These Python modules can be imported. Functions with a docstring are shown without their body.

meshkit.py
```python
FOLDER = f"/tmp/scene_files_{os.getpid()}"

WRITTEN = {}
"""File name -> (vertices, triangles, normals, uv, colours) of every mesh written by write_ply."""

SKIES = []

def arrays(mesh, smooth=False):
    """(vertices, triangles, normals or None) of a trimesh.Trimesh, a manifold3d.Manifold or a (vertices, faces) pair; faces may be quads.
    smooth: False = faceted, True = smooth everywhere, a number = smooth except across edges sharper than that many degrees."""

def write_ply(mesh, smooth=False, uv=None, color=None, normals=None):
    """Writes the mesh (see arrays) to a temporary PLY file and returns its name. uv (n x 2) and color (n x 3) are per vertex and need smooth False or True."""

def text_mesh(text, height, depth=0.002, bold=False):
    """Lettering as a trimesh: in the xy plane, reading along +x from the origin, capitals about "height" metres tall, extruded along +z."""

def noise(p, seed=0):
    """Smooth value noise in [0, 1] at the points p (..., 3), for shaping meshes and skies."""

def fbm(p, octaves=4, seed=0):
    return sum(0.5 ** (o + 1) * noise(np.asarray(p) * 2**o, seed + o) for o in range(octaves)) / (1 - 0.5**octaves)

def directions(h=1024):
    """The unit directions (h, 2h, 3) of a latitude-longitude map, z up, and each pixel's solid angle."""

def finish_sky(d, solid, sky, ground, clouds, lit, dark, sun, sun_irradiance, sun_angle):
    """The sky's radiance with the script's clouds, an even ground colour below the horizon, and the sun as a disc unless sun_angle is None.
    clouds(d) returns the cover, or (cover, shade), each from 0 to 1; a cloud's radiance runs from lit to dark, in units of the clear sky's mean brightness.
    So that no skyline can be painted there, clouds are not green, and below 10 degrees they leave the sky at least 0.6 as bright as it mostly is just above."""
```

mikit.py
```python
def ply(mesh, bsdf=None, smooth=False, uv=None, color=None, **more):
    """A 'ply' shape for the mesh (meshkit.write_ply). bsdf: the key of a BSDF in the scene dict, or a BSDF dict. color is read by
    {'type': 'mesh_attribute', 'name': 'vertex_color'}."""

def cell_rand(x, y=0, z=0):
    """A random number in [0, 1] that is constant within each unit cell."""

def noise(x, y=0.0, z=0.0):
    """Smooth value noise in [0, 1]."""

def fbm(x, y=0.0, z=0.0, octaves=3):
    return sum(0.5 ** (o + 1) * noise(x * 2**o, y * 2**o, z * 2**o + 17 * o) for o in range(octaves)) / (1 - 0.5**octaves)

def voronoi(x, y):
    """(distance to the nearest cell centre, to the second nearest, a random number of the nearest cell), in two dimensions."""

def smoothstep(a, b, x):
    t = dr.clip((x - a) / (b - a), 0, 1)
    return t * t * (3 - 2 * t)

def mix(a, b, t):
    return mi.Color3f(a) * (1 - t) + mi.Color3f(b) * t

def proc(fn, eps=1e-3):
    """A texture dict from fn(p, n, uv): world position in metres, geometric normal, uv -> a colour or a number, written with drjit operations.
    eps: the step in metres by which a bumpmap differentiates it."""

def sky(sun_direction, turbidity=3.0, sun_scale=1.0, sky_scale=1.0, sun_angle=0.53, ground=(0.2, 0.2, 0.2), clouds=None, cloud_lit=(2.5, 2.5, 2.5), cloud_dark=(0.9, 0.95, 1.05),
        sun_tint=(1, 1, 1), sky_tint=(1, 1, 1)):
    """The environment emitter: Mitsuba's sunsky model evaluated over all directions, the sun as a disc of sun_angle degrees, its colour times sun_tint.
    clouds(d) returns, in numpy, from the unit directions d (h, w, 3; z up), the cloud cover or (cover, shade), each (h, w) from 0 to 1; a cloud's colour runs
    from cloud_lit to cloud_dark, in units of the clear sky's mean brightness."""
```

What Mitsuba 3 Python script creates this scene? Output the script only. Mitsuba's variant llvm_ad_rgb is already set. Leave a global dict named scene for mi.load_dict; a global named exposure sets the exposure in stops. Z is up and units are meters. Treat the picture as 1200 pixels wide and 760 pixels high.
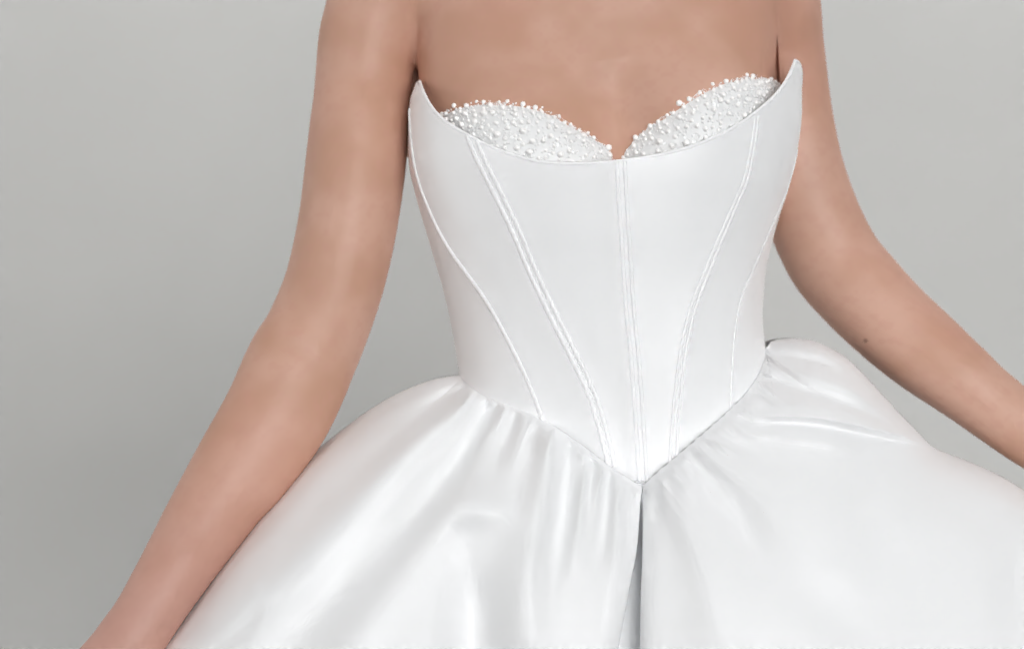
import math, random
import numpy as np
import mitsuba as mi
import mikit, meshkit
import drjit as dr
from scipy.interpolate import PchipInterpolator, CubicSpline
from scipy.spatial import cKDTree
from scipy.ndimage import gaussian_filter, gaussian_filter1d, map_coordinates, zoom as nd_zoom

rng = np.random.default_rng(11)
T = mi.ScalarTransform4f
scene, labels = {}, {}

# ------------------------------------------------------------------ camera, light, exposure
D, ZC, S = 1.83, 1.10, 0.00065          # camera distance to the wearer's axis, lens height, metres per photo pixel at that distance
FOV = math.degrees(2 * math.atan(600 * S / D))
exposure = 0.0
scene['camera'] = {'type': 'thinlens', 'fov': FOV, 'fov_axis': 'x', 'aperture_radius': 0.012, 'focus_distance': D - 0.115,
                   'near_clip': 0.05, 'far_clip': 50.0,
                   'to_world': T().look_at(origin=[0, -D, ZC], target=[0, 0, ZC], up=[0, 0, 1])}


def area_light(key, origin, target, w, h, rgb):
    scene[key] = {'type': 'rectangle', 'to_world': T().look_at(origin=origin, target=target, up=[0, 0, 1]).scale([w / 2, h / 2, 1]),
                  'bsdf': {'type': 'diffuse', 'reflectance': {'type': 'rgb', 'value': 0.5}},
                  'emitter': {'type': 'area', 'radiance': {'type': 'rgb', 'value': rgb}}}
    labels[key] = {'kind': 'structure'}


area_light('unseen_key_light', [2.3, -6.8, 1.9], [0.1, 0, 1.1], 4.6, 3.4, [8.9, 8.95, 9.0])  # key light out of view, lights the wearer from front right
area_light('added_front_fill', [-4.6, -5.8, 1.8], [0, 0, 1.1], 4.2, 3.2, [2.9, 2.88, 2.85])  # added fill panel, softens the shade from front left
area_light('added_overhead_fill', [0.3, 0.3, 4.1], [0.3, 0.4, 0], 5.0, 4.0, [0.75, 0.75, 0.75])  # added overhead fill for ambient light and bead reflections
area_light('added_side_fill', [-4.6, 0.2, 0.9], [-0.4, 1.2, 0.9], 3.0, 2.8, [1.9, 1.88, 1.84])  # added fill panel, brightens the left of the wall
area_light('added_side_fill_001', [4.8, 0.2, 1.3], [0, 0.6, 1.1], 3.0, 2.8, [0.5, 0.5, 0.5])  # added weak fill panel on the right


def at(px, py, Y):
    """The point of the place at depth Y that the photograph shows at (px, py)."""
    px, py, Y = np.broadcast_arrays(np.asarray(px, float), np.asarray(py, float), np.asarray(Y, float))
    k = S * (D + Y) / D
    return np.stack([(px - 600) * k, Y, ZC + (380 - py) * k], -1)


def X_(px, Y=0.0): return (np.asarray(px, float) - 600) * S * (D + Y) / D
def Z_(py, Y=0.0): return ZC + (380 - np.asarray(py, float)) * S * (D + Y) / D


def sstep(a, b, x):
    t = np.clip((x - a) / (b - a), 0, 1)
    return t * t * (3 - 2 * t)


def resample(pts, n):
    """n points spread evenly along a smooth curve through pts."""
    pts = np.asarray(pts, float)
    s = np.r_[0, np.cumsum(np.linalg.norm(np.diff(pts, axis=0), axis=1))]
    f = PchipInterpolator(s, pts, axis=0)
    d = f(np.linspace(0, s[-1], 40 * len(pts)))
    c = np.r_[0, np.cumsum(np.linalg.norm(np.diff(d, axis=0), axis=1))]
    q = np.linspace(0, c[-1], n)
    return np.stack([np.interp(q, c, d[:, k]) for k in range(d.shape[1])], 1)


def grid_faces(nr, nc, flip=False):
    i, j = np.meshgrid(np.arange(nr - 1), np.arange(nc - 1), indexing='ij')
    a = i * nc + j
    q = np.stack([a, a + 1, a + nc + 1, a + nc], -1).reshape(-1, 4)
    f = np.vstack([q[:, [0, 1, 2]], q[:, [0, 2, 3]]])
    return f[:, ::-1] if flip else f


def tube(p, r, n=10, up=None, flat=1.0):
    """A cord along p; with up given it is flattened along up."""
    p = np.asarray(p, float)
    t = np.gradient(p, axis=0)
    t /= np.maximum(np.linalg.norm(t, axis=1, keepdims=True), 1e-9)
    u = np.asarray(up if up is not None else np.tile([0, -1.0, 0], (len(p), 1)), float)
    a = np.cross(t, u); a /= np.maximum(np.linalg.norm(a, axis=1, keepdims=True), 1e-9)
    b = np.cross(a, t)
    ang = np.arange(n + 1) * 2 * np.pi / n
    r = np.broadcast_to(r, (len(p),))[:, None, None]
    v = p[:, None] + r * (np.cos(ang)[None, :, None] * a[:, None] + flat * np.sin(ang)[None, :, None] * b[:, None])
    return v.reshape(-1, 3), grid_faces(len(p), n + 1)


# ------------------------------------------------------------------ materials
def rgb(*v): return {'type': 'rgb', 'value': list(v)}


def skin_color(p, n, uv):
    a = mikit.fbm(p.x * 22, p.y * 22, p.z * 22, 3)
    b = mikit.fbm(p.x * 160 + 7, p.y * 160, p.z * 160, 2)
    base = mikit.mix([0.478, 0.268, 0.186], [0.545, 0.325, 0.245], mikit.smoothstep(0.3, 0.7, a))
    base = mikit.mix(base, mi.Color3f(0.50, 0.265, 0.205), 0.35 * mikit.smoothstep(0.45, 0.75, b))
    base = mikit.mix(base, mi.Color3f(0.52, 0.262, 0.195), 0.35 * mikit.smoothstep(0.5, 0.75, mikit.fbm(p.x * 9 + 4, p.y * 9, p.z * 6, 2)))
    low = mikit.smoothstep(1.02, 0.86, p.z)                       # forearms and hands are pinker
    base = mikit.mix(base, mi.Color3f(0.44, 0.245, 0.215), 0.55 * low)
    d = dr.sqrt(dr.square(p.x - MOLE[0]) + dr.square(p.z - MOLE[2]))
    return mikit.mix(base, mi.Color3f(0.16, 0.08, 0.055), 0.55 * mikit.smoothstep(0.0022, 0.0010, d))


MOLE = at(1012, 399, 0.02)
scene['skin'] = {'type': 'bumpmap', 'scale': 1.0,
                 'arbitrary': mikit.proc(lambda p, n, uv: 0.00016 * mikit.fbm(p.x * 900, p.y * 900, p.z * 900, 2) + 0.0003 * mikit.fbm(p.x * 90, p.y * 90, p.z * 90, 2), eps=4e-4),
                 'bsdf': {'type': 'principled', 'base_color': mikit.proc(skin_color), 'roughness': 0.5, 'specular': 0.4, 'sheen': 0.06, 'sheen_tint': 0.6}}


def satin_bump(p, n, uv):
    slub = mikit.fbm(p.x * 55, p.y * 55, p.z * 24, 3)
    weave = mikit.noise(p.x * 1500, p.y * 1500, p.z * 420)
    return 0.0011 * slub + 0.00003 * weave


def satin(key, bump, rough, col=(0.77, 0.775, 0.78)):
    scene[key] = {'type': 'twosided', 'bsdf': {'type': 'bumpmap', 'scale': 1.0, 'arbitrary': mikit.proc(bump, eps=5e-4),
                  'bsdf': {'type': 'principled', 'base_color': rgb(*col), 'roughness': rough, 'specular': 0.55, 'sheen': 0.2}}}


satin('skirt_satin', satin_bump, 0.48)
satin('bodice_satin', lambda p, n, uv: 0.00045 * mikit.fbm(p.x * 60, p.y * 60, p.z * 22, 3) + 0.00003 * mikit.noise(p.x * 1500, p.y * 1500, p.z * 500), 0.40)
scene['cord'] = {'type': 'twosided', 'bsdf': {'type': 'principled', 'base_color': rgb(0.80, 0.805, 0.81), 'roughness': 0.4, 'specular': 0.55}}
scene['tulle'] = {'type': 'twosided', 'bsdf': {'type': 'bumpmap', 'scale': 1.0, 'arbitrary': mikit.proc(lambda p, n, uv: 0.0005 * mikit.fbm(p.x * 420, p.y * 420, p.z * 420, 2), eps=3e-4),
                  'bsdf': {'type': 'principled', 'base_color': rgb(0.72, 0.725, 0.725), 'roughness': 0.5, 'specular': 0.5}}}
scene['pearl'] = {'type': 'principled', 'base_color': rgb(0.82, 0.815, 0.80), 'roughness': 0.15, 'specular': 1.0, 'clearcoat': 1.0, 'clearcoat_gloss': 0.9}
scene['bead_white'] = {'type': 'principled', 'base_color': rgb(0.76, 0.76, 0.755), 'roughness': 0.12, 'specular': 1.0}
scene['sequin'] = {'type': 'twosided', 'bsdf': {'type': 'principled', 'base_color': rgb(0.84, 0.85, 0.85), 'roughness': 0.2, 'metallic': 0.0, 'specular': 0.8}}
scene['wall_paint'] = {'type': 'twosided', 'bsdf': {'type': 'bumpmap', 'scale': 1.0,
                       'arbitrary': mikit.proc(lambda p, n, uv: 0.004 * mikit.fbm(p.x * 7, p.z * 7, 0, 2) + 0.0004 * mikit.fbm(p.x * 130, p.z * 130, 0, 2), eps=2e-3),
                       'bsdf': {'type': 'principled', 'roughness': 0.8, 'specular': 0.2,
                                'base_color': mikit.proc(lambda p, n, uv: mi.Color3f(0.612, 0.610, 0.592) * (0.95 + 0.10 * mikit.fbm(p.x * 2.2 + 3, p.z * 2.2, 0, 3)))}}}

# ------------------------------------------------------------------ the wall behind
WALL_Y = 1.9
wv = np.array([[-7, WALL_Y, -0.6], [7, WALL_Y, -0.6], [7, WALL_Y, 4.2], [-7, WALL_Y, 4.2], [-7, WALL_Y + .12, -0.6], [7, WALL_Y + .12, -0.6], [7, WALL_Y + .12, 4.2], [-7, WALL_Y + .12, 4.2]], float)
wf = np.array([[0, 1, 2, 3], [5, 4, 7, 6], [4, 0, 3, 7], [1, 5, 6, 2], [3, 2, 6, 7], [4, 5, 1, 0]])
scene['wall'] = mikit.ply((wv, wf), 'wall_paint')
labels['wall'] = {'kind': 'structure'}

# ------------------------------------------------------------------ the bodice's form
N_BOD = 2.25
EDGE_L = [(60, 496), (96, 489.3), (108, 485), (120, 481), (160, 478), (190, 478.5), (225, 485), (260, 495), (300, 507), (345, 520), (390, 530), (430, 537), (455, 541), (500, 546), (570, 548), (640, 540)]
EDGE_R = [(60, 935), (71, 936.5), (90, 940), (130, 940), (175, 935), (220, 925), (260, 912), (290, 904), (330, 896.5), (370, 894), (400, 896), (425, 899), (500, 905), (570, 912), (640, 920)]
DEPTH_F = [(60, .118), (130, .122), (190, .123), (260, .118), (330, .110), (430, .102), (500, .097), (570, .095), (640, .100)]
DEPTH_B = [(60, .080), (190, .085), (430, .075), (570, .10), (640, .11)]


def table(t, cols=1): 
    t = np.array(sorted(t), float)
    return PchipInterpolator(t[:, 0], t[:, 1], extrapolate=True)


_el, _er, _df, _db = table(EDGE_L), table(EDGE_R), table(DEPTH_F), table(DEPTH_B)


def bod(z):
    py = np.clip(380 - (np.asarray(z) - ZC) / S, 60, 640)
    xl, xr = X_(_el(py), -0.01), X_(_er(py), -0.01)
    return (xl + xr) / 2, (xr - xl) / 2, _df(py), _db(py)


def bodice_point(phi, z, off=0.0):
    cx, w, df, db = bod(z)
    s, c = np.sin(phi), np.cos(phi)
    d = np.where(c > 0, df, db)
    rho = (np.abs(s / w) ** N_BOD + np.abs(c / d) ** N_BOD) ** (-1 / N_BOD) + off
    return np.stack([cx + rho * s, -rho * c, z * np.ones_like(rho)], -1)


def on_bodice(px, py):
    """(phi, z) of the bodice's surface where the photograph shows (px, py)."""
    px, py = np.asarray(px, float), np.asarray(py, float)
    Y = np.full(px.shape, -0.1)
    for _ in range(25):
        p = at(px, py, Y)
        cx, w, df, db = bod(p[..., 2])
        t = np.clip(np.abs(p[..., 0] - cx) / w, 0, 0.9995)
        Y = 0.5 * Y - 0.5 * df * (1 - t ** N_BOD) ** (1 / N_BOD)
    p = at(px, py, Y)
    cx = bod(p[..., 2])[0]
    return np.arctan2(p[..., 0] - cx, -Y), p[..., 2]


NECK = [(490.5, 96), (493, 103), (500, 118), (509, 131), (522, 143), (545, 157), (570, 170), (590, 178), (615, 186), (640, 190.5), (670, 192), (700, 191), (727, 188.5), (760, 184), (800, 175), (840, 160), (865, 147), (890, 129), (910, 111), (922, 95), (929, 81), (933, 71)]
SEAM = [(541, 441), (549, 450), (560, 459), (580, 468), (600, 476), (637, 492), (680, 520), (718, 548), (752, 569), (765, 557), (790, 536), (820, 511), (850, 485), (875, 460), (890, 437), (899, 410)]
nk = resample(NECK, 220)
nphi, nz = on_bodice(nk[:, 0], nk[:, 1])
keep = np.r_[True, np.diff(np.maximum.accumulate(nphi)) > 1e-5]
nphi, nz = nphi[keep], nz[keep]
PL, PR = nphi[0], nphi[-1]
zb_top = Z_(150)
neck_phi = np.r_[-np.pi, PL - .55, PL - .30, PL - .12, nphi, PR + .12, PR + .30, PR + .55, np.pi]
neck_z = np.r_[zb_top, zb_top, Z_(128), Z_(105), nz, Z_(80), Z_(108), zb_top, zb_top]
top_of = PchipInterpolator(neck_phi, neck_z)
TIP = SEAM.index((752, 569))
seam_px = lambda n: np.vstack([resample(SEAM[:TIP + 1], n // 2)[:-1], resample(SEAM[TIP:], n - n // 2 + 1)])     # two curves that meet in a point
sk = seam_px(240)
sphi, sz = on_bodice(sk[:, 0], sk[:, 1])
keep = np.r_[True, np.diff(np.maximum.accumulate(sphi)) > 1e-5]
seam_phi = np.r_[-np.pi, sphi[keep][0] - .3, sphi[keep], sphi[keep][-1] + .3, np.pi]
seam_z = np.r_[Z_(436), Z_(436), sz[keep], Z_(404), Z_(436)]
bottom_of = PchipInterpolator(seam_phi, seam_z)

# ------------------------------------------------------------------ the wearer: one continuous body
h = 0.003
lo, hi = np.array([-0.48, -0.20, 0.70]), np.array([0.58, 0.20, 1.56])
gx, gy, gz = [np.arange(a, b, h, dtype=np.float32) for a, b in zip(lo, hi)]
SHAPE = (len(gx), len(gy), len(gz))


def smin(a, b, k):
    m = np.clip(0.5 + 0.5 * (b - a) / k, 0, 1)
    return b * (1 - m) + a * m - k * m * (1 - m)


TORSO = [  # py, centre x, half width (photo pixels), front depth, back depth (metres), centre depth
    (-230, 688, 78, .052, .056, .035), (-140, 690, 80, .054, .058, .03), (-105, 692, 100, .056, .062, .025), (-75, 694, 150, .060, .070, .02), (-40, 697, 195, .068, .080, .015), (0, 699, 208, .075, .088, .01), (60, 701, 212, .080, .09, .008),
    (110, 703, 211, .083, .088, .005), (180, 705, 207, .083, .082, 0), (300, 703, 176, .085, .075, 0), (430, 718, 160, .075, .068, 0), (560, 725, 185, .088, .09, 0), (720, 728, 220, .10, .11, 0)]
tt = np.array(TORSO, float)
tz = ZC + (380 - tt[:, 0]) * S
o = np.argsort(tz)
tz, tt = tz[o], tt[o]
f_ = [PchipInterpolator(tz, c, extrapolate=False) for c in (X_(tt[:, 1]), tt[:, 2] * S, tt[:, 3], tt[:, 4], tt[:, 5])]
zq = np.clip(gz, tz[0], tz[-1])
cx, hw, fd, bd, cy = [f(zq).astype(np.float32)[None, None, :] for f in f_]
dx = (gx[:, None, None] - cx)
dy = (gy[None, :, None] - cy)
dd = np.where(dy < 0, fd, bd)
n_ = 2.4
q = (np.abs(dx / hw) ** n_ + np.abs(dy / dd) ** n_) ** (1 / n_)
F = ((q - 1) * np.minimum(hw, dd)).astype(np.float32)
F = np.maximum(F, Z_(640) - gz[None, None, :])
F = np.maximum(F, gz[None, None, :] - Z_(-215))
del q, dd


def ellipsoid(c, r):
    x, y, z = [(g - v) / s for g, v, s in zip((gx, gy, gz), c, r)]
    q = np.sqrt(x[:, None, None] ** 2 + y[None, :, None] ** 2 + z[None, None, :] ** 2)
    return ((q - 1) * min(r)).astype(np.float32)


c1, c2 = at(622, 222, -.050), at(812, 192, -.048)
F = smin(F, ellipsoid(c1, (.058, .054, .078)), .032)
F = smin(F, ellipsoid(c2, (.050, .053, .078)), .032)


def limb(F, pts, k, sub=40):
    """Blends a tapering limb through (px, py, depth, radius px) into the body; only the box round it is touched."""
    p = np.array([[*at(a, b, c), r * S * (D + c) / D] for a, b, c, r in pts])
    s = np.r_[0, np.cumsum(np.linalg.norm(np.diff(p[:, :3], axis=0), axis=1))]
    m = PchipInterpolator(s, p, axis=0)(np.linspace(0, s[-1], max(2, int(s[-1] / .0015))))
    R = m[:, 3].max() + k + .012
    i0 = [np.searchsorted(g, m[:, a].min() - R) for a, g in enumerate((gx, gy, gz))]
    i1 = [np.searchsorted(g, m[:, a].max() + R) for a, g in enumerate((gx, gy, gz))]
    sl = tuple(slice(a, b) for a, b in zip(i0, i1))
    G = np.stack(np.meshgrid(gx[sl[0]], gy[sl[1]], gz[sl[2]], indexing='ij'), -1).reshape(-1, 3)
    near, idx = cKDTree(m[:, :3]).query(G, k=1, distance_upper_bound=R + .05, workers=-1)
    idx = np.minimum(idx, len(m) - 1)
    f = np.where(np.isfinite(near), near - m[idx, 3], .06).astype(np.float32).reshape(F[sl].shape)
    F[sl] = smin(F[sl], f, k)
    return F


# shoulder caps and slopes
F = limb(F, [(690, -150, .035, 62), (600, -100, .03, 58), (520, -70, .02, 56), (452, -38, .012, 62)], .03)
F = limb(F, [(690, -150, .035, 62), (780, -110, .03, 56), (850, -78, .025, 52), (900, -48, .022, 58)], .03)
# collarbones
F = limb(F, [(655, -42, -.052, 11), (570, -58, -.045, 10), (500, -66, -.03, 11)], .02)
F = limb(F, [(735, -44, -.052, 11), (815, -66, -.045, 10), (880, -76, -.03, 11)], .02)
ARM_L = [(450, -30, .012, 62), (441, 10, .012, 59), (430, 50, .012, 57), (425, 100, .010, 56), (421, 150, .006, 57.5), (417.5, 190, .003, 58.5), (409, 255, -.002, 57.5), (394, 325, -.010, 57), (370, 390, -.016, 59.5), (346, 440, -.022, 61.5),
         (328, 480, -.030, 60), (285, 545, -.042, 55.5), (235, 620, -.056, 48), (191, 690, -.070, 41), (168, 727, -.076, 39), (148, 756, -.080, 40), (124, 790, -.082, 40)]
ARM_R = [(898, -40, .022, 57), (906, 0, .026, 55), (914, 60, .040, 52), (922, 130, .046, 52.5), (932, 185, .042, 53), (948, 240, .046, 54), (975, 300, .048, 55), (1008, 342, .042, 53), (1046, 381, .034, 50), (1085, 414, .026, 48), (1125, 445.5, .016, 43.5),
         (1200, 503, 0, 39), (1255, 545, -.012, 33), (1280, 566, -.018, 32), (1315, 592, -.022, 37)]
F = limb(F, ARM_L, .007)
F = limb(F, ARM_R, .006)
# biceps and the forearm's muscle, with the shallow hollow of the elbow between them
F = limb(F, [(418, 150, -.012, 38), (410, 230, -.022, 43), (396, 310, -.024, 40), (376, 375, -.022, 30)], .02)
F = limb(F, [(338, 418, -.034, 34), (314, 480, -.046, 40), (276, 548, -.058, 35), (238, 612, -.068, 27)], .02)
F = limb(F, [(366, 448, -.030, 25), (338, 508, -.044, 26), (304, 562, -.056, 23)], .02)
F = limb(F, [(1010, 335, .030, 34), (1060, 385, .018, 36), (1120, 436, .004, 30)], .02)
F = limb(F, [(492, 60, .045, 26), (490, 110, .05, 24), (490, 175, .05, 16)], .008)             # the flesh behind the armpits
F = limb(F, [(915, 50, .05, 26), (918, 110, .055, 24), (915, 175, .055, 16)], .008)
# hands closed on handfuls of the skirt: palm, four fingers, thumb
F = limb(F, [(124, 795, -.082, 40), (104, 832, -.082, 39)], .012)
F = limb(F, [(150, 800, -.088, 30), (138, 842, -.09, 28)], .012)
for k, (fx, fy, ln) in enumerate([(86, 846, 0.9), (104, 862, 1.0), (124, 868, .95), (142, 862, .8)]):
    F = limb(F, [(fx + 14, fy - 26, -.086, 15), (fx, fy, -.098, 14), (fx + 6, fy + 30 * ln, -.088, 13), (fx + 16, fy + 40 * ln, -.066, 12), (fx + 24, fy + 24 * ln, -.05, 11)], .003)
F = limb(F, [(176, 778, -.094, 17), (188, 812, -.102, 15), (186, 842, -.106, 13.5), (176, 864, -.104, 12)], .005)
F = limb(F, [(1315, 592, -.022, 40), (1352, 618, -.024, 38)], .012)
for k, (fx, fy, ln) in enumerate([(1394, 604, .9), (1396, 626, 1.0), (1390, 648, .95), (1376, 668, .8)]):
    F = limb(F, [(fx - 28, fy - 8, -.03, 15), (fx, fy, -.042, 14), (fx + 26 * ln, fy + 14, -.032, 13), (fx + 32 * ln, fy + 22, -.008, 12), (fx + 16 * ln, fy + 20, .006, 11)], .003)
F = limb(F, [(1318, 570, -.034, 17), (1352, 566, -.05, 15), (1380, 576, -.056, 13.5), (1400, 590, -.056, 12)], .005)


def surface_nets(F, org, h):
    s = F < 0
    corners = [s[a:SHAPE[0] - 1 + a, b:SHAPE[1] - 1 + b, c:SHAPE[2] - 1 + c] for a in (0, 1) for b in (0, 1) for c in (0, 1)]
    cnt = sum(c.astype(np.int8) for c in corners)
    act = (cnt > 0) & (cnt < 8)
    ijk = np.argwhere(act)
    val = np.stack([F[ijk[:, 0] + a, ijk[:, 1] + b, ijk[:, 2] + c] for a in (0, 1) for b in (0, 1) for c in (0, 1)], 1)
    off = np.array([(a, b, c) for a in (0, 1) for b in (0, 1) for c in (0, 1)], float)
    acc, num = np.zeros((len(ijk), 3)), np.zeros(len(ijk))
    for a in range(8):
        for b in range(a + 1, 8):
            if np.abs(off[a] - off[b]).sum() == 1:
                va, vb = val[:, a], val[:, b]
                m = (va < 0) != (vb < 0)
                t = np.where(m, va / np.where(m, va - vb, 1), 0)
                acc += m[:, None] * (off[a] + t[:, None] * (off[b] - off[a])); num += m
    V = org + h * (ijk + acc / num[:, None])
    index = np.full(act.shape, -1, np.int64)
    index[act] = np.arange(len(ijk))
    quads = []
    for ax in range(3):
        sl0, sl1 = [slice(1, -1)] * 3, [slice(1, -1)] * 3
        sl0[ax], sl1[ax] = slice(0, -1), slice(1, None)
        a, b = s[tuple(sl0)], s[tuple(sl1)]
        e = np.argwhere(a != b)
        inside = a[a != b]
        e = e + np.array([0 if k == ax else 1 for k in range(3)])
        u, w = [k for k in range(3) if k != ax]
        def cell(du, dw):
            c = e.copy(); c[:, u] -= du; c[:, w] -= dw
            return index[c[:, 0], c[:, 1], c[:, 2]]
        qd = np.stack([cell(1, 1), cell(0, 1), cell(0, 0), cell(1, 0)], 1)
        flip = inside if ax != 1 else ~inside
        qd[~flip] = qd[~flip][:, ::-1]
        quads.append(qd)
    Q = np.vstack(quads)
    Q = Q[(Q >= 0).all(1)]
    return V, np.vstack([Q[:, [0, 1, 2]], Q[:, [0, 2, 3]]])


# slight fold on the inside of the near elbow
bv, bf = surface_nets(F, lo, h)
import scipy.sparse as sp
e = np.vstack([bf[:, [0, 1]], bf[:, [1, 2]], bf[:, [2, 0]]])
A = sp.coo_matrix((np.ones(len(e)), (e[:, 0], e[:, 1])), shape=(len(bv),) * 2).tocsr()
A = ((A + A.T) > 0).astype(float)
A = sp.diags(1 / np.maximum(np.asarray(A.sum(1)).ravel(), 1)) @ A
for k in range(8):
    bv = bv + 0.5 * (A @ bv - bv)
    bv = bv - 0.52 * (A @ bv - bv)
# small creases of the skin: inner elbow, wrist
def crease(pts, width, depth):
    global bv
    c = resample(np.array([at(*p) for p in pts]), 60)
    d, i = cKDTree(c[:, [0, 2]]).query(bv[:, [0, 2]])
    front = (bv[:, 1] < c[i, 1] + .01)
    taper = np.sin(np.pi * np.clip(i / 59, 0, 1)) ** .6
    bv[:, 1] += np.where(front, depth * taper * np.exp(-(d / width) ** 2), 0)
crease([(924, 40, -.02), (918, 60, -.02), (911, 80, -.02), (907, 100, -.02), (906, 120, -.02)], .009, .012)
crease([(724, 70, -.08), (728, 110, -.08), (731, 150, -.08), (728, 190, -.08)], .018, .005)
crease([(492, 55, -.03), (489.5, 72, -.03), (488, 88, -.03), (486, 110, -.03), (484, 130, -.03)], .0035, .006)
crease([(342, 396, -.05), (346, 404, -.05), (356, 410, -.05), (372, 412, -.05)], .009, .0012)
crease([(185, 735, -.1), (196, 742, -.1), (206, 744, -.1)], .003, .0015)
scene['person'] = mikit.ply((bv, bf), 'skin', smooth=True)
labels['person'] = {'label': 'bare-shouldered woman standing with both arms out, wearing the white strapless gown', 'category': 'person'}

# the front of the skin, as depth over (x, z)
inside = F < 0
first = np.argmax(inside, axis=1)
has = inside.any(axis=1)
ii, kk = np.meshgrid(np.arange(SHAPE[0]), np.arange(SHAPE[2]), indexing='ij')
fa, fb = F[ii, np.maximum(first - 1, 0), kk], F[ii, first, kk]
skin_depth = np.where(has, gy[np.maximum(first - 1, 0)] + h * fa / np.where(fa == fb, 1, fa - fb), 0.1)
skin_depth = gaussian_filter(skin_depth, 1.2)


def skin_y(x, z):
    return map_coordinates(skin_depth, [(np.asarray(x) - lo[0]) / h, (np.asarray(z) - lo[2]) / h], order=1, mode='nearest')


del F, inside

# ------------------------------------------------------------------ the gown
DRESS = 'wedding_dress'
labels[DRESS] = {'label': 'white satin strapless bridal gown with corded corset bodice, beaded cups and full gathered skirt', 'category': 'wedding dress'}
SEAMS = [  # the corded seams: pairs of cords, in photo pixels
    ([(482, 128), (484, 165), (491, 206), (506, 247), (527, 289), (550, 322), (570, 350), (597, 398), (620, 446), (638, 493)], 5, 2.5),
    ([(547, 156), (560, 186), (577, 220), (601, 270), (622, 320), (644, 367), (668, 415), (692, 467), (704, 508), (713, 546)], 9, 7.5),
    ([(722, 187), (725, 240), (729, 300), (733, 360), (739, 420), (744, 490), (749, 568)], 9.5, 9),
    ([(884, 136), (880, 166), (872, 206), (856, 244), (838, 286), (825, 318), (811, 352), (800, 394), (793, 437), (787, 496), (784, 542)], 3.5, 8),
    ([(934, 175), (922, 222), (905, 262), (893, 290), (880, 320), (869, 345), (862, 378), (858, 420), (856, 480)], 0, 0)]
seam_curves = []
for pts, wa, wb in SEAMS:
    c = resample(pts, 160)
    ph, z = on_bodice(c[:, 0], c[:, 1])
    oz = np.argsort(z)
    zz, pp = z[oz], ph[oz]
    kz = np.r_[True, np.diff(zz) > 1e-6]
    seam_curves.append(PchipInterpolator(zz[kz], pp[kz], extrapolate=False))


def seam_phi_at(i, z):
    f = seam_curves[i]
    return f(np.clip(z, f.x[0], f.x[-1]))


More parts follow.
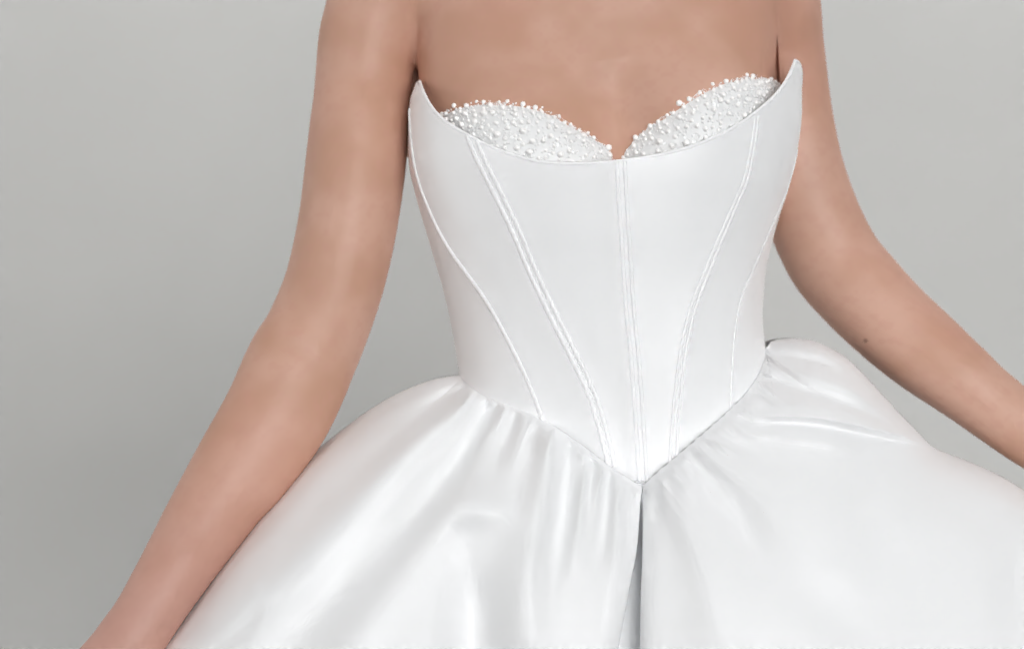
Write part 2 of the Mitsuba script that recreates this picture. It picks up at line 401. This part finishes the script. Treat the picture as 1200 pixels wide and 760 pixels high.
# panels between the seams: left back, left side, left front, right front, right side, right back
def bodice_offset(phi, z):
    """Slow unevenness of the cloth and a shallow dip along each corded seam."""
    p = bodice_point(phi, z)
    o = 0.0016 * (meshkit.fbm(p * [16, 16, 7], 3, 5) - .5)
    for i in range(5):
        d = np.abs(phi - seam_phi_at(i, z)) * 0.13
        o = o + (0.0012 if i < 4 else 0.0004) * np.exp(-(d / .012) ** 2)
    return o


NV = 200
for i in range(6):
    v = np.linspace(0, 1, NV)[:, None]
    u = np.linspace(0, 1, 90)[None, :]
    z = np.linspace(Z_(600), Z_(60), NV)[:, None]
    # each row is solved for the height that lies between hem and neckline on its own meridian
    lo_phi = -np.pi if i == 0 else None
    zt = np.full((NV, 90), Z_(150)); 
    phi = None
    zrow = Z_(560) + (Z_(110) - Z_(560)) * v * np.ones_like(u)
    for _ in range(40):
        a = np.full_like(zrow, -np.pi) if i == 0 else seam_phi_at(i - 1, zrow)
        b = np.full_like(zrow, np.pi) if i == 5 else seam_phi_at(i, zrow)
        phi = a + (b - a) * u
        zrow = 0.5 * zrow + 0.5 * (bottom_of(phi) - .003 + (top_of(phi) - bottom_of(phi) + .003) * v)
    p = bodice_point(phi, zrow, bodice_offset(phi, zrow))
    scene[f'{DRESS}__bodice__panel' + (f'_{i:03d}' if i else '')] = mikit.ply((p.reshape(-1, 3), grid_faces(NV, 90)), 'bodice_satin', smooth=True)

# lining: the inner face of the bodice, and the turned edge along the neckline
ph = np.linspace(-np.pi, np.pi, 500)[None, :]
v = np.linspace(0, 1, 60)[:, None]
zl = bottom_of(ph) + (top_of(ph) - .0015 - bottom_of(ph)) * v
scene[f'{DRESS}__bodice'] = mikit.ply((bodice_point(np.broadcast_to(ph, zl.shape), zl, -.0022).reshape(-1, 3), grid_faces(60, 500, True)), 'bodice_satin', smooth=True)
pe = np.unique(np.r_[np.linspace(-np.pi, np.pi, 300), np.linspace(PL - .2, PL + .35, 160), np.linspace(PR - .35, PR + .2, 160)])
edge = bodice_point(pe, top_of(pe), -.0008)
edge = resample(edge, 900)
scene[f'{DRESS}__bodice__neckline_edge'] = mikit.ply(tube(edge, .0013, 8), 'cord', smooth=True)
labels[f'{DRESS}__bodice__neckline_edge'] = {'label': 'turned satin edge scooping between two pointed side tips'}
n_cord = 0
for i, (pts, wa, wb) in enumerate(SEAMS):
    for side in ((0, 1) if 0 < i < 4 else (0,)):
        c = resample(pts, 260)
        w = np.linspace(wa, wb, 260)
        if i == 0: w = 4 + 0 * w
        c = c + np.stack([w * side, 0 * w], 1)
        ph1, z1 = on_bodice(c[:, 0], c[:, 1])
        ph1 = gaussian_filter1d(ph1, 5, mode='nearest')
        ok = (z1 < top_of(ph1) + .0005) & (z1 > bottom_of(ph1) - .004)
        ph1, z1 = ph1[ok], z1[ok]
        p = bodice_point(ph1, z1, bodice_offset(ph1, z1) + .0002)
        up = bodice_point(ph1, z1, .01) - p
        up /= np.linalg.norm(up, axis=1, keepdims=True)
        r = {0: .0018, 1: .0018, 2: .0015, 3: .0013, 4: .0009}[i]
        scene[f'{DRESS}__bodice__piping' + (f'_{n_cord:03d}' if n_cord else '')] = mikit.ply(tube(p, r, 12, up, .62), 'cord', smooth=True)
        n_cord += 1

# ------------------------------------------------------------------ beaded cups
CUPS = [([(508, 150), (514, 138), (519, 133), (535, 124), (560, 119.5), (600, 120), (640, 129), (670, 145), (698, 162), (716, 179), (724, 200)], [(508, 175), (560, 192), (620, 214), (680, 222), (722, 222)]),
        ([(727, 200), (731, 182), (742, 166), (761, 149), (790, 127), (820, 108), (850, 94), (880, 88.5), (900, 92), (914, 99), (922, 112)], [(729, 216), (780, 208), (830, 190), (880, 165), (920, 130)])]
import trimesh
ico = trimesh.creation.icosphere(subdivisions=2, radius=1.0)
pearl_ply = mikit.ply((ico.vertices, ico.faces), 'pearl', smooth=True)
ico1 = trimesh.creation.icosphere(subdivisions=1, radius=1.0)


def world_curve(pts, n):
    c = resample(pts, n)
    Y = np.full(n, -.09)
    for _ in range(6):
        p = at(c[:, 0], c[:, 1], Y)
        Y = skin_y(p[:, 0], p[:, 2]) - .002
    return at(c[:, 0], c[:, 1], Y)


for ci, (top_px, bot_px) in enumerate(CUPS):
    nu, nv = 160, 70
    top, bot = world_curve(top_px, nu), world_curve(bot_px, nu)
    v = (np.linspace(0, 1, nv) ** 1.5)[:, None, None]
    P = top[None] * (1 - v) + bot[None] * v
    dist = cKDTree(top[:, [0, 2]]).query(P[..., [0, 2]].reshape(-1, 2))[0].reshape(nv, nu)
    th = .0085 * np.sin(np.pi / 2 * np.clip(dist / .015, 0, 1))
    lump = .0006 * (meshkit.fbm(P * 170, 3, 3) - .5)
    ys = skin_y(P[..., 0], P[..., 2])
    Y = ys + .002 - th - np.minimum(1, dist / .004) * lump
    # stay behind the bodice where it covers the cup
    cx0, w0, df0, db0 = bod(P[..., 2])
    tq = np.clip(np.abs(P[..., 0] - cx0) / w0, 0, .999)
    yb = -df0 * (1 - tq ** N_BOD) ** (1 / N_BOD)
    phi_here = np.arctan2(P[..., 0] - cx0, -yb)
    covered = sstep(.012, -.002, P[..., 2] - top_of(phi_here))
    Y = Y + covered * np.maximum(0, yb + .004 - Y)
    C = np.stack([P[..., 0], Y, P[..., 2]], -1)
    cup = f'{DRESS}__bust_cup' + (f'_{ci:03d}' if ci else '')
    scene[cup] = mikit.ply((C.reshape(-1, 3), grid_faces(nv, nu, True)), 'tulle', smooth=True)
    labels[cup] = {'label': ['pearl-beaded cup rising above the neckline on the left of the photo', 'pearl-beaded cup rising above the neckline on the right of the photo'][ci]}
    # normals of the grid
    Nn = np.cross(np.gradient(C, axis=1), np.gradient(C, axis=0)); Nn /= np.linalg.norm(Nn, axis=-1, keepdims=True) + 1e-12
    if Nn[..., 1].mean() > 0: Nn = -Nn
    vis = P[..., 2] > top_of(phi_here) - .004
    area = np.linalg.norm(np.cross(np.gradient(C, axis=1), np.gradient(C, axis=0)), axis=-1) * vis
    cand = rng.choice(nv * nu, size=9000, p=(area / area.sum()).ravel())
    CP, NP, DP = C.reshape(-1, 3)[cand], Nn.reshape(-1, 3)[cand], dist.ravel()[cand]
    placed, radii, n_p = [], [], 0
    for p, nrm in zip(CP, NP):                                     # pearls
        if n_p >= 120: break
        r = rng.choice([.0014, .0017, .0020, .0024], p=[.3, .35, .25, .1])
        if placed and np.min(np.linalg.norm(np.array(placed) - p, axis=1) - np.array(radii)) < r + .0015: continue
        placed.append(p); radii.append(r)
        q = p + nrm * r * .75
        scene[f'{cup}__pearl' + (f'_{n_p:03d}' if n_p else '')] = {**pearl_ply, 'to_world': T().translate(q.tolist()).scale(float(r))}
        n_p += 1
    parts_v, parts_f, k0 = [], [], 0
    seq_v, seq_f, s0 = [], [], 0
    P2, R2 = list(placed), list(radii)
    nb = ns = 0
    for p, nrm in zip(CP[::-1], NP[::-1]):                         # seed beads and sequins between them
        if nb + ns > 380: break
        r = rng.uniform(.0006, .0010)
        if np.min(np.linalg.norm(np.array(P2) - p, axis=1) - np.array(R2)) < r * .9: continue
        P2.append(p); R2.append(r)
        if rng.random() < .9:
            parts_v.append(ico1.vertices * r + p + nrm * r * .8); parts_f.append(ico1.faces + k0); k0 += len(ico1.vertices); nb += 1
        else:
            nt = nrm + rng.normal(0, .45, 3); nt /= np.linalg.norm(nt)
            a = np.cross(nt, [0, 0, 1.0]); a /= np.linalg.norm(a) + 1e-9; b = np.cross(nt, a)
            g = np.arange(8) * np.pi / 4; rr = r * 1.7
            ring = p + nrm * .0012 + rr * (np.cos(g)[:, None] * a + np.sin(g)[:, None] * b)
            seq_v.append(np.vstack([ring, p + nrm * .0012 - nt * .0003])); seq_f.append(np.array([[j, (j + 1) % 8, 8] for j in range(8)]) + s0); s0 += 9; ns += 1
    scene[f'{cup}__seed_bead'] = mikit.ply((np.vstack(parts_v), np.vstack(parts_f)), 'bead_white', smooth=True)
    scene[f'{cup}__sequin'] = mikit.ply((np.vstack(seq_v), np.vstack(seq_f)), 'sequin')
    # loops of fine thread standing off the edge
    tv, tf, t0 = [], [], 0
    for _ in range(90):
        j = rng.integers(12, nu - 12)
        p0, p1 = C[rng.integers(0, 12), j], C[rng.integers(0, 12), int(np.clip(j + rng.integers(-7, 8), 0, nu - 1))]
        m = (p0 + p1) / 2 + [rng.normal(0, .001), -rng.uniform(.001, .003), rng.uniform(.0005, .0032)]
        tq_ = np.linspace(0, 1, 9)[:, None]
        cv = (1 - tq_) ** 2 * p0 + 2 * tq_ * (1 - tq_) * m + tq_ ** 2 * p1
        a_, b_ = tube(cv, .00016, 4, np.tile([.3, -.8, .5], (9, 1)))
        tv.append(a_); tf.append(b_ + t0); t0 += len(a_)
    scene[f'{cup}__thread'] = mikit.ply((np.vstack(tv), np.vstack(tf)), 'cord', smooth=True)
    for part in ('seed_bead', 'sequin', 'thread'):
        labels[f'{cup}__{part}'] = {'kind': 'stuff'}

# ------------------------------------------------------------------ the skirt
SIL_L = [(20, 960), (70, 890), (120, 830), (178, 756), (232, 690), (286, 620), (330, 568), (370, 528), (405, 500), (440, 475), (470, 458.5), (495, 448), (518, 441.5), (541, 438.5)]
SIL_R = [(899, 400), (908, 397.5), (928, 396), (950, 399), (968, 407), (985, 417), (1005, 435), (1025, 457), (1045, 479), (1066, 501), (1085, 520), (1128, 538), (1165, 555), (1200, 577), (1260, 612), (1330, 650), (1420, 730), (1500, 850), (1540, 960)]
LIP_L = [(752, 569), (751, 600), (748, 640), (739, 690), (727, 755), (712, 830), (698, 960)]
LIP_R = [(753, 569), (754, 600), (753.5, 650), (752, 700), (751, 755), (750, 830), (749, 960)]
Z_END = Z_(960, -.2)
silL, silR = resample(np.array([at(a, b, 0.0)[[0, 2]] for a, b in SIL_L]), 400), resample(np.array([at(a, b, 0.02)[[0, 2]] for a, b in SIL_R]), 400)
sk = seam_px(300)
seam3 = bodice_point(*on_bodice(sk[:, 0], sk[:, 1]), -.001)
iv = int(np.argmin(seam3[:, 2]))
seamT = cKDTree(seam3[:, [0, 2]])
SIL = np.vstack([silL, silR])
silT = cKDTree(SIL)
ysil = np.r_[np.linspace(0.0, 0.0, 400), np.linspace(.012, .0, 400)]


def dome(t): 
    t = np.clip(t, 0, 1)
    return np.sqrt(np.clip(1 - (1 - t) ** 2, 0, 1))


def skirt_base(x, z):
    q = np.stack([x, z], -1).reshape(-1, 2)
    dS, iS = silT.query(q)
    dW, iW = seamT.query(q)
    dS, dW, yS, yW = dS.reshape(x.shape), dW.reshape(x.shape), ysil[iS].reshape(x.shape), seam3[iW, 1].reshape(x.shape)
    yW = yW + .002
    full = -(.118 + .10 * (1 - np.exp(-np.maximum(Z_(440) - z, 0) / .20)))
    right = x > seam3[iv, 0]
    full = full - np.where(right, .012 * dome((x - seam3[iv, 0]) / .05), .010 * dome((seam3[iv, 0] - x) / .05))
    fs = dome(dS / .17) ** .9
    fw = dome(dW / .075) ** .85
    y = yS * (1 - fs) + full * fs
    y = yW * (1 - fw) + np.minimum(y, yW * 0 + y) * fw
    return y, dS, dW, iW


FH = .0013
GX, GZ = np.arange(-.46, .68, FH), np.arange(.60, 1.16, FH)
_x, _z = np.meshgrid(GX[::4], GZ[::4], indexing='ij')
_raw = skirt_base(_x, _z)[0]
SOFT_BASE = gaussian_filter(_raw, 3.2)


def soft_base(x, z):
    """skirt_base without the creases that its nearest-edge distances leave in the middle of the cloth."""
    y, dS, dW, iW = skirt_base(x, z)
    g = map_coordinates(SOFT_BASE, [(x - GX[0]) / (4 * FH), (z - GZ[0]) / (4 * FH)], order=3, mode='nearest')
    w = sstep(.012, .05, np.minimum(dS, dW))
    return y * (1 - w) + g * w, dS, dW, iW


def on_skirt(px, py):
    px, py = np.asarray(px, float), np.asarray(py, float)
    Y = np.full(px.shape, -.12)
    for _ in range(6):
        p = at(px, py, Y)
        Y = skirt_base(p[..., 0], p[..., 2])[0]
    return at(px, py, Y)


def fold(pts, w0, w1, amp, kind='ridge', ends=(.12, .35), pw=2.0, side='both'):
    c = resample(pts, 120)
    p = on_skirt(c[:, 0], c[:, 1])[:, [0, 2]]
    t = np.gradient(p, axis=0); t /= np.linalg.norm(t, axis=1, keepdims=True)
    s = np.linspace(0, 1, 120)
    taper = sstep(0, ends[0], s) * (1 - sstep(1 - ends[1], 1, s)) if ends[1] > 0 else sstep(0, ends[0], s)
    return dict(p=p, t=t, w=np.linspace(w0, w1, 120) * S, taper=taper, amp=amp, kind=kind, pw=pw, side=side, tree=cKDTree(p))


def displacement_field(folds):
    """The folds' height over (x, z); within one fold the nearest part of its curve that counts most gives the height, so it has no seams."""
    out = np.zeros((len(GX), len(GZ)), np.float32)
    for f in folds:
        reach = 2.6 * f['w'].max() * (1 if f['kind'] == 'ridge' else 5)
        a0, a1 = np.searchsorted(GX, [f['p'][:, 0].min() - reach, f['p'][:, 0].max() + reach])
        b0, b1 = np.searchsorted(GZ, [f['p'][:, 1].min() - reach, f['p'][:, 1].max() + reach])
        X, Z = np.meshgrid(GX[a0:a1], GZ[b0:b1], indexing='ij')
        if f['kind'] == 'ridge':
            best = np.zeros(X.shape, np.float32)
            for k in range(len(f['p'])):
                w = f['w'][k]
                if f['taper'][k] < 1e-3: continue
                m0, m1 = np.searchsorted(GX[a0:a1], [f['p'][k, 0] - 2.6 * w, f['p'][k, 0] + 2.6 * w])
                n0, n1 = np.searchsorted(GZ[b0:b1], [f['p'][k, 1] - 2.6 * w, f['p'][k, 1] + 2.6 * w])
                ex = np.exp(-((GX[a0:a1][m0:m1] - f['p'][k, 0]) / w) ** 2)[:, None] * np.exp(-((GZ[b0:b1][n0:n1] - f['p'][k, 1]) / w) ** 2)[None, :]
                np.maximum(best[m0:m1, n0:n1], f['taper'][k] * ex, out=best[m0:m1, n0:n1])
            out[a0:a1, b0:b1] += f['amp'] * best
        else:                                                     # a step: the cloth above the curve lies lower (or higher) and recovers away from it
            q = np.stack([X, Z], -1).reshape(-1, 2)
            d, i = f['tree'].query(q)
            v = q - f['p'][i]
            sgn = f['t'][i, 0] * v[:, 1] - f['t'][i, 1] * v[:, 0]
            endd = np.abs((v * f['t'][i]).sum(1))
            w = f['w'][i]
            a = sgn / w
            g = 1 / (1 + np.exp(-np.clip(4 * a, -50, 50))) * np.exp(-np.maximum(a, 0) / 5) * np.exp(-(endd / (3 * w)) ** 2)
            out[a0:a1, b0:b1] += (f['amp'] * f['taper'][i] * g).reshape(X.shape)
    return gaussian_filter(out, .8)


def displacement(x, z, field):
    return map_coordinates(field, [(x - GX[0]) / FH, (z - GZ[0]) / FH], order=3, mode='nearest')


# positive amplitude: towards the viewer
LEFT_FOLDS = [
    fold([(545, 446), (520, 447), (492, 452), (462, 466), (430, 490)], 7, 17, .009, ends=(.05, .6)),
    fold([(556, 452), (530, 462), (500, 480), (470, 500)], 5, 14, -.006, ends=(.05, .7)),
    fold([(562, 458), (540, 478), (505, 505), (460, 548), (410, 600), (350, 660), (290, 720), (230, 790)], 9, 42, .020, ends=(.05, .3)),
    fold([(575, 466), (566, 490), (540, 535), (505, 590), (455, 650), (405, 705), (350, 770), (300, 840)], 6, 40, -.016, ends=(.04, .25)),
    fold([(592, 472), (585, 490), (560, 520), (545, 545)], 5, 16, .007, ends=(.05, .6)),
    fold([(603, 476), (600, 500), (585, 540), (568, 570)], 5, 14, -.006, ends=(.05, .6)),
    fold([(620, 484), (612, 500), (600, 530), (592, 570)], 6, 24, .007, ends=(.05, .6)),
    # the arched puff low on the left and the hollow under it
    fold([(610, 640), (600, 612), (578, 594), (552, 590), (525, 596), (500, 616), (470, 652), (435, 700), (395, 755), (350, 830)], 19, 36, .016, ends=(.22, .15)),
    fold([(548, 630), (553, 670), (556, 710), (558, 760), (556, 840)], 24, 46, -.025, ends=(.5, .1)),
    fold([(642, 500), (640, 540), (632, 590), (622, 650), (612, 720), (604, 800)], 10, 34, .012, ends=(.06, .2)),
    fold([(668, 515), (665, 560), (660, 610), (648, 660), (640, 720)], 8, 22, -.011, ends=(.05, .5)),
    fold([(684, 526), (684, 560), (679, 600), (670, 650), (655, 705)], 4.5, 13, .009, ends=(.04, .6)),
    fold([(694, 534), (694, 556), (690, 590), (686, 640)], 3.5, 9, -.007, ends=(.04, .6)),
    fold([(706, 542), (702, 560), (694, 592), (690, 640)], 4, 11, .007, ends=(.04, .6)),
    fold([(714, 548), (713, 575), (708, 620), (700, 680)], 4, 12, -.006, ends=(.04, .5)),
    fold([(724, 554), (723, 580), (722, 630), (716, 700)], 4, 16, .006, ends=(.04, .5)),
    fold([(738, 562), (737, 590), (733, 640)], 4, 10, -.004, ends=(.04, .5)),
    fold([(330, 690), (300, 690), (270, 715), (250, 760)], 14, 26, .005, ends=(.3, .2)),
    fold([(312, 708), (292, 728), (262, 756), (240, 780)], 7, 12, -.004, ends=(.3, .3)),
]
RIGHT_FOLDS = [
    # the back puff lies behind the front fold
    fold([(858, 500), (880, 493), (915, 490), (950, 492), (990, 499), (1030, 508), (1062, 515), (1092, 524)], 6, 6, .012, kind='step', ends=(.25, 0)),
    fold([(840, 514), (875, 517), (905, 521), (940, 526), (975, 530), (1012, 533)], 9, 7, .008, kind='step', ends=(.3, .25)),
    fold([(896, 440), (920, 450), (960, 462), (1000, 477), (1050, 502)], 5, 6, -.0035, ends=(.15, .25)),
    fold([(900, 415), (930, 418), (960, 424), (990, 438)], 5, 6, -.004, ends=(.15, .3)),
    fold([(905, 405), (935, 402), (962, 409), (990, 428)], 5, 5, .004, ends=(.2, .3)),
    fold([(765, 560), (768, 580), (772, 612)], 4, 8, -.005, ends=(.05, .6)),
    fold([(760, 565), (761, 590), (762, 640)], 3, 7, .004, ends=(.05, .6)),
    fold([(795, 536), (815, 545), (840, 562), (866, 590), (885, 630), (900, 690)], 6, 24, -.006, ends=(.1, .5)),
    fold([(780, 548), (800, 570), (826, 610), (845, 670)], 8, 26, .004, ends=(.1, .5)),
    fold([(1040, 580), (1010, 594), (985, 616)], 16, 20, -.004, ends=(.4, .4)),
    fold([(905, 600), (935, 660), (960, 740), (975, 830)], 40, 60, .003, ends=(.4, .2)),
    fold([(1000, 660), (1020, 720), (1030, 800)], 36, 50, -.003, ends=(.4, .2)),
    fold([(1185, 640), (1195, 700), (1200, 780)], 30, 40, -.010, ends=(.4, .2)),
    fold([(838, 500), (870, 476), (905, 460), (945, 452)], 5, 12, .003, ends=(.1, .5)),
]


# puckers drawn up along the waist seam, each a short ridge running out into the skirt
pk = np.random.default_rng(5)
for k in range(84):
    f = pk.uniform(.03, .97)
    j = int(f * 299)
    a, b = sk[j]
    if a < 752:
        ang = np.radians(np.interp(a, [541, 640, 752], [150, 112, 94]) + pk.normal(0, 7))
        ln, am = pk.uniform(18, 58), pk.uniform(.0022, .0050)
    else:
        ang = np.radians(np.interp(a, [752, 800, 860, 899], [84, 48, 20, 6]) + pk.normal(0, 7))
        ln, am = pk.uniform(18, 85), pk.uniform(.0020, .0044)
    w = pk.uniform(2.6, 4.6)
    c = [(a + np.cos(ang) * ln * q - 4 * np.sin(ang) * np.sin(3 * q) * pk.normal(0, .4), b + np.sin(ang) * ln * q) for q in (0, .33, .66, 1)]
    (LEFT_FOLDS if a < 752 else RIGHT_FOLDS).append(fold(c, w, w * 2.4, am * (1 if pk.random() < .62 else -1), ends=(.04, .8)))
RIGHT_FOLDS += [
    # the narrow shadowed valley where the front fold laps over the back puff, and its fellows
    fold([(862, 497), (900, 486), (950, 488), (1000, 496), (1050, 508), (1084, 519)], 3.5, 3.5, .003, ends=(.25, .05)),
    fold([(850, 512), (890, 516), (930, 521), (975, 527), (1005, 530)], 3, 4, -.004, ends=(.3, .25)),
    fold([(880, 470), (930, 474), (985, 484), (1040, 500)], 10, 9, .005, ends=(.3, .3)),
    fold([(902, 432), (940, 440), (990, 456), (1030, 478)], 8, 10, .005, ends=(.2, .3)),
    # broad slow folds sweeping from the waist to the right and down
    fold([(815, 530), (880, 560), (960, 590), (1060, 615), (1180, 640)], 14, 40, .005, ends=(.15, .3)),
    fold([(800, 550), (850, 600), (910, 660), (990, 730), (1060, 800)], 12, 44, -.007, ends=(.15, .3)),
    fold([(780, 565), (805, 620), (830, 690), (850, 770), (860, 850)], 10, 40, .007, ends=(.15, .2)),
    fold([(990, 600), (1050, 650), (1100, 720), (1130, 800)], 34, 46, -.006, ends=(.4, .2)),
]
LEFT_FIELD, RIGHT_FIELD = displacement_field(LEFT_FOLDS), displacement_field(RIGHT_FOLDS)


def gathers(x, z, dW, iW, side):
    """Tight little puckers along the waist seam, dying out within a few centimetres."""
    s = iW.reshape(x.shape) / 300.0
    base = meshkit.noise(np.stack([s * 46 + dW * 6, dW * 8, 0 * s], -1), 4) - .5
    fine = meshkit.noise(np.stack([s * 120 + dW * 4, dW * 10, 0 * s + 3], -1), 9) - .5
    a = np.exp(-dW / .016) * sstep(0, .003, dW)
    return -a * (.0035 * (base + .3) + .0030 * (fine + .3)) * (1.0 if side == 'left' else .9)


def panel_y(x, z, side):
    y, dS, dW, iW = soft_base(x, z)
    d = displacement(x, z, LEFT_FIELD if side == 'left' else RIGHT_FIELD)
    soft = sstep(0, .02, dS)
    slow = .006 * (meshkit.fbm(np.stack([x * 9, z * 6, 0 * x], -1), 3, 7 if side == 'left' else 21) - .5) * sstep(0.01, .08, dW)
    y = y - (d + slow) * np.minimum(1, .15 + soft) * sstep(-.001, .006, dW) + gathers(x, z, dW, iW, side) * soft
    return y


def skirt_panel(side):
    lipc = LIP_L if side == 'left' else LIP_R
    lip = np.array([on_skirt(a, b)[[0, 2]] for a, b in resample(lipc, 60)])
    top = np.vstack([silL, seam3[:iv + 1][:, [0, 2]]]) if side == 'left' else np.vstack([silR[::-1], seam3[iv:][::-1][:, [0, 2]]])
    nu, nv = 900, 420
    st = np.r_[0, np.cumsum(np.linalg.norm(np.diff(top, axis=0), axis=1))]
    q = np.linspace(0, st[-1], nu)
    top = np.stack([np.interp(q, st, top[:, 0]), np.interp(q, st, top[:, 1])], 1)
    lip[0] = top[-1]
    u = np.linspace(0, 1, nu)
    xe = top[0, 0] + (lip[-1, 0] - top[0, 0]) * u ** .9
    bot = np.stack([xe, np.full(nu, min(lip[-1, 1], top[0, 1]) - .02)], 1)
    v = np.linspace(0, 1, nv) ** 1.7
    P = top[None] * (1 - v[:, None, None]) + bot[None] * v[:, None, None]
    lz = np.interp(-P[:, -1, 1], -lip[:, 1], lip[:, 0])           # lip x at the last column's heights
    P[..., 0] += (lz - P[:, -1, 0])[:, None] * sstep(.55, 1, u)[None, :] ** 1.5
    Y = panel_y(P[..., 0], P[..., 1], side)
    dl = np.abs(P[..., 0] - lz[:, None])
    drop = sstep(0, .01, top[-1, 1] - P[:, -1, 1])[:, None]
    Y = Y + .013 * drop * (1 - dome(dl / .016))
    V = np.stack([P[..., 0], Y, P[..., 1]], -1)
    # the cloth turns back into the pleat behind the lip
    ret = []
    sx = -1 if side == 'left' else 1
    for k in range(1, 9):
        e = V[:, -1].copy()
        e[:, 1] += .008 * k * drop[:, 0]
        e[:, 0] += sx * .0012 * k * drop[:, 0]
        ret.append(e)
    V = np.concatenate([V, np.stack(ret, 1)], 1)
    return V


Vl, Vr = skirt_panel('left'), skirt_panel('right')
scene[f'{DRESS}__skirt_panel'] = mikit.ply((Vl.reshape(-1, 3), grid_faces(*Vl.shape[:2], True)), 'skirt_satin', smooth=True)
scene[f'{DRESS}__skirt_panel_001'] = mikit.ply((Vr.reshape(-1, 3), grid_faces(*Vr.shape[:2])), 'skirt_satin', smooth=True)
labels[f'{DRESS}__skirt_panel'] = {'label': 'left skirt half with long diagonal satin folds below the waist'}
labels[f'{DRESS}__skirt_panel_001'] = {'label': 'right skirt half, smooth and pulled out toward the right hand'}
# the cloth at the bottom of the front pleat
zz = np.linspace(seam3[iv, 2] + .004, Z_END - .02, 80)[:, None]
xx = seam3[iv, 0] + np.linspace(-1, 1, 24)[None, :] * (.012 + .09 * np.clip((seam3[iv, 2] - zz) / .25, 0, 1.2))
yy = skirt_base(np.broadcast_to(xx, (80, 24)).copy(), np.broadcast_to(zz, (80, 24)).copy())[0] + .032 * sstep(-.005, .03, seam3[iv, 2] - zz) + .006
scene[f'{DRESS}__pleat_underlay'] = mikit.ply((np.stack([np.broadcast_to(xx, (80, 24)), yy, np.broadcast_to(zz, (80, 24))], -1).reshape(-1, 3), grid_faces(80, 24)), 'skirt_satin', smooth=True)
# the back of the skirt
waist_back = bodice_point(np.linspace(sphi[0], -np.pi, 60) , np.full(60, Z_(438)), .001)
waist_back2 = bodice_point(np.linspace(np.pi, sphi[-1], 60), np.full(60, Z_(430)), .001)
wb_ = np.vstack([waist_back, waist_back2])
topb = np.vstack([np.c_[silL[:, 0], np.zeros(400), silL[:, 1]], wb_, np.c_[silR[:, 0], np.linspace(.03, 0, 400), silR[:, 1]]])
nb_ = len(topb)
botb = np.stack([np.linspace(silL[0, 0], silR[-1, 0], nb_), .30 * np.sin(np.linspace(0, np.pi, nb_)), np.full(nb_, Z_END - .02)], 1)
v = (np.linspace(0, 1, 90) ** 1.5)[:, None, None]
B = topb[None] * (1 - v) + botb[None] * v
bulge = np.sin(np.linspace(0, np.pi, nb_)) ** .7
B[..., 1] += (.10 * bulge[None, :] * dome(np.linspace(0, 1, 90) ** 1.5 / .5)[:, None]) * (1 - v[..., 0] * .5) + .004 * np.sin(np.linspace(0, 60, nb_))[None, :] * v[..., 0]
scene[f'{DRESS}__skirt_back'] = mikit.ply((B.reshape(-1, 3), grid_faces(90, nb_)), 'skirt_satin', smooth=True)
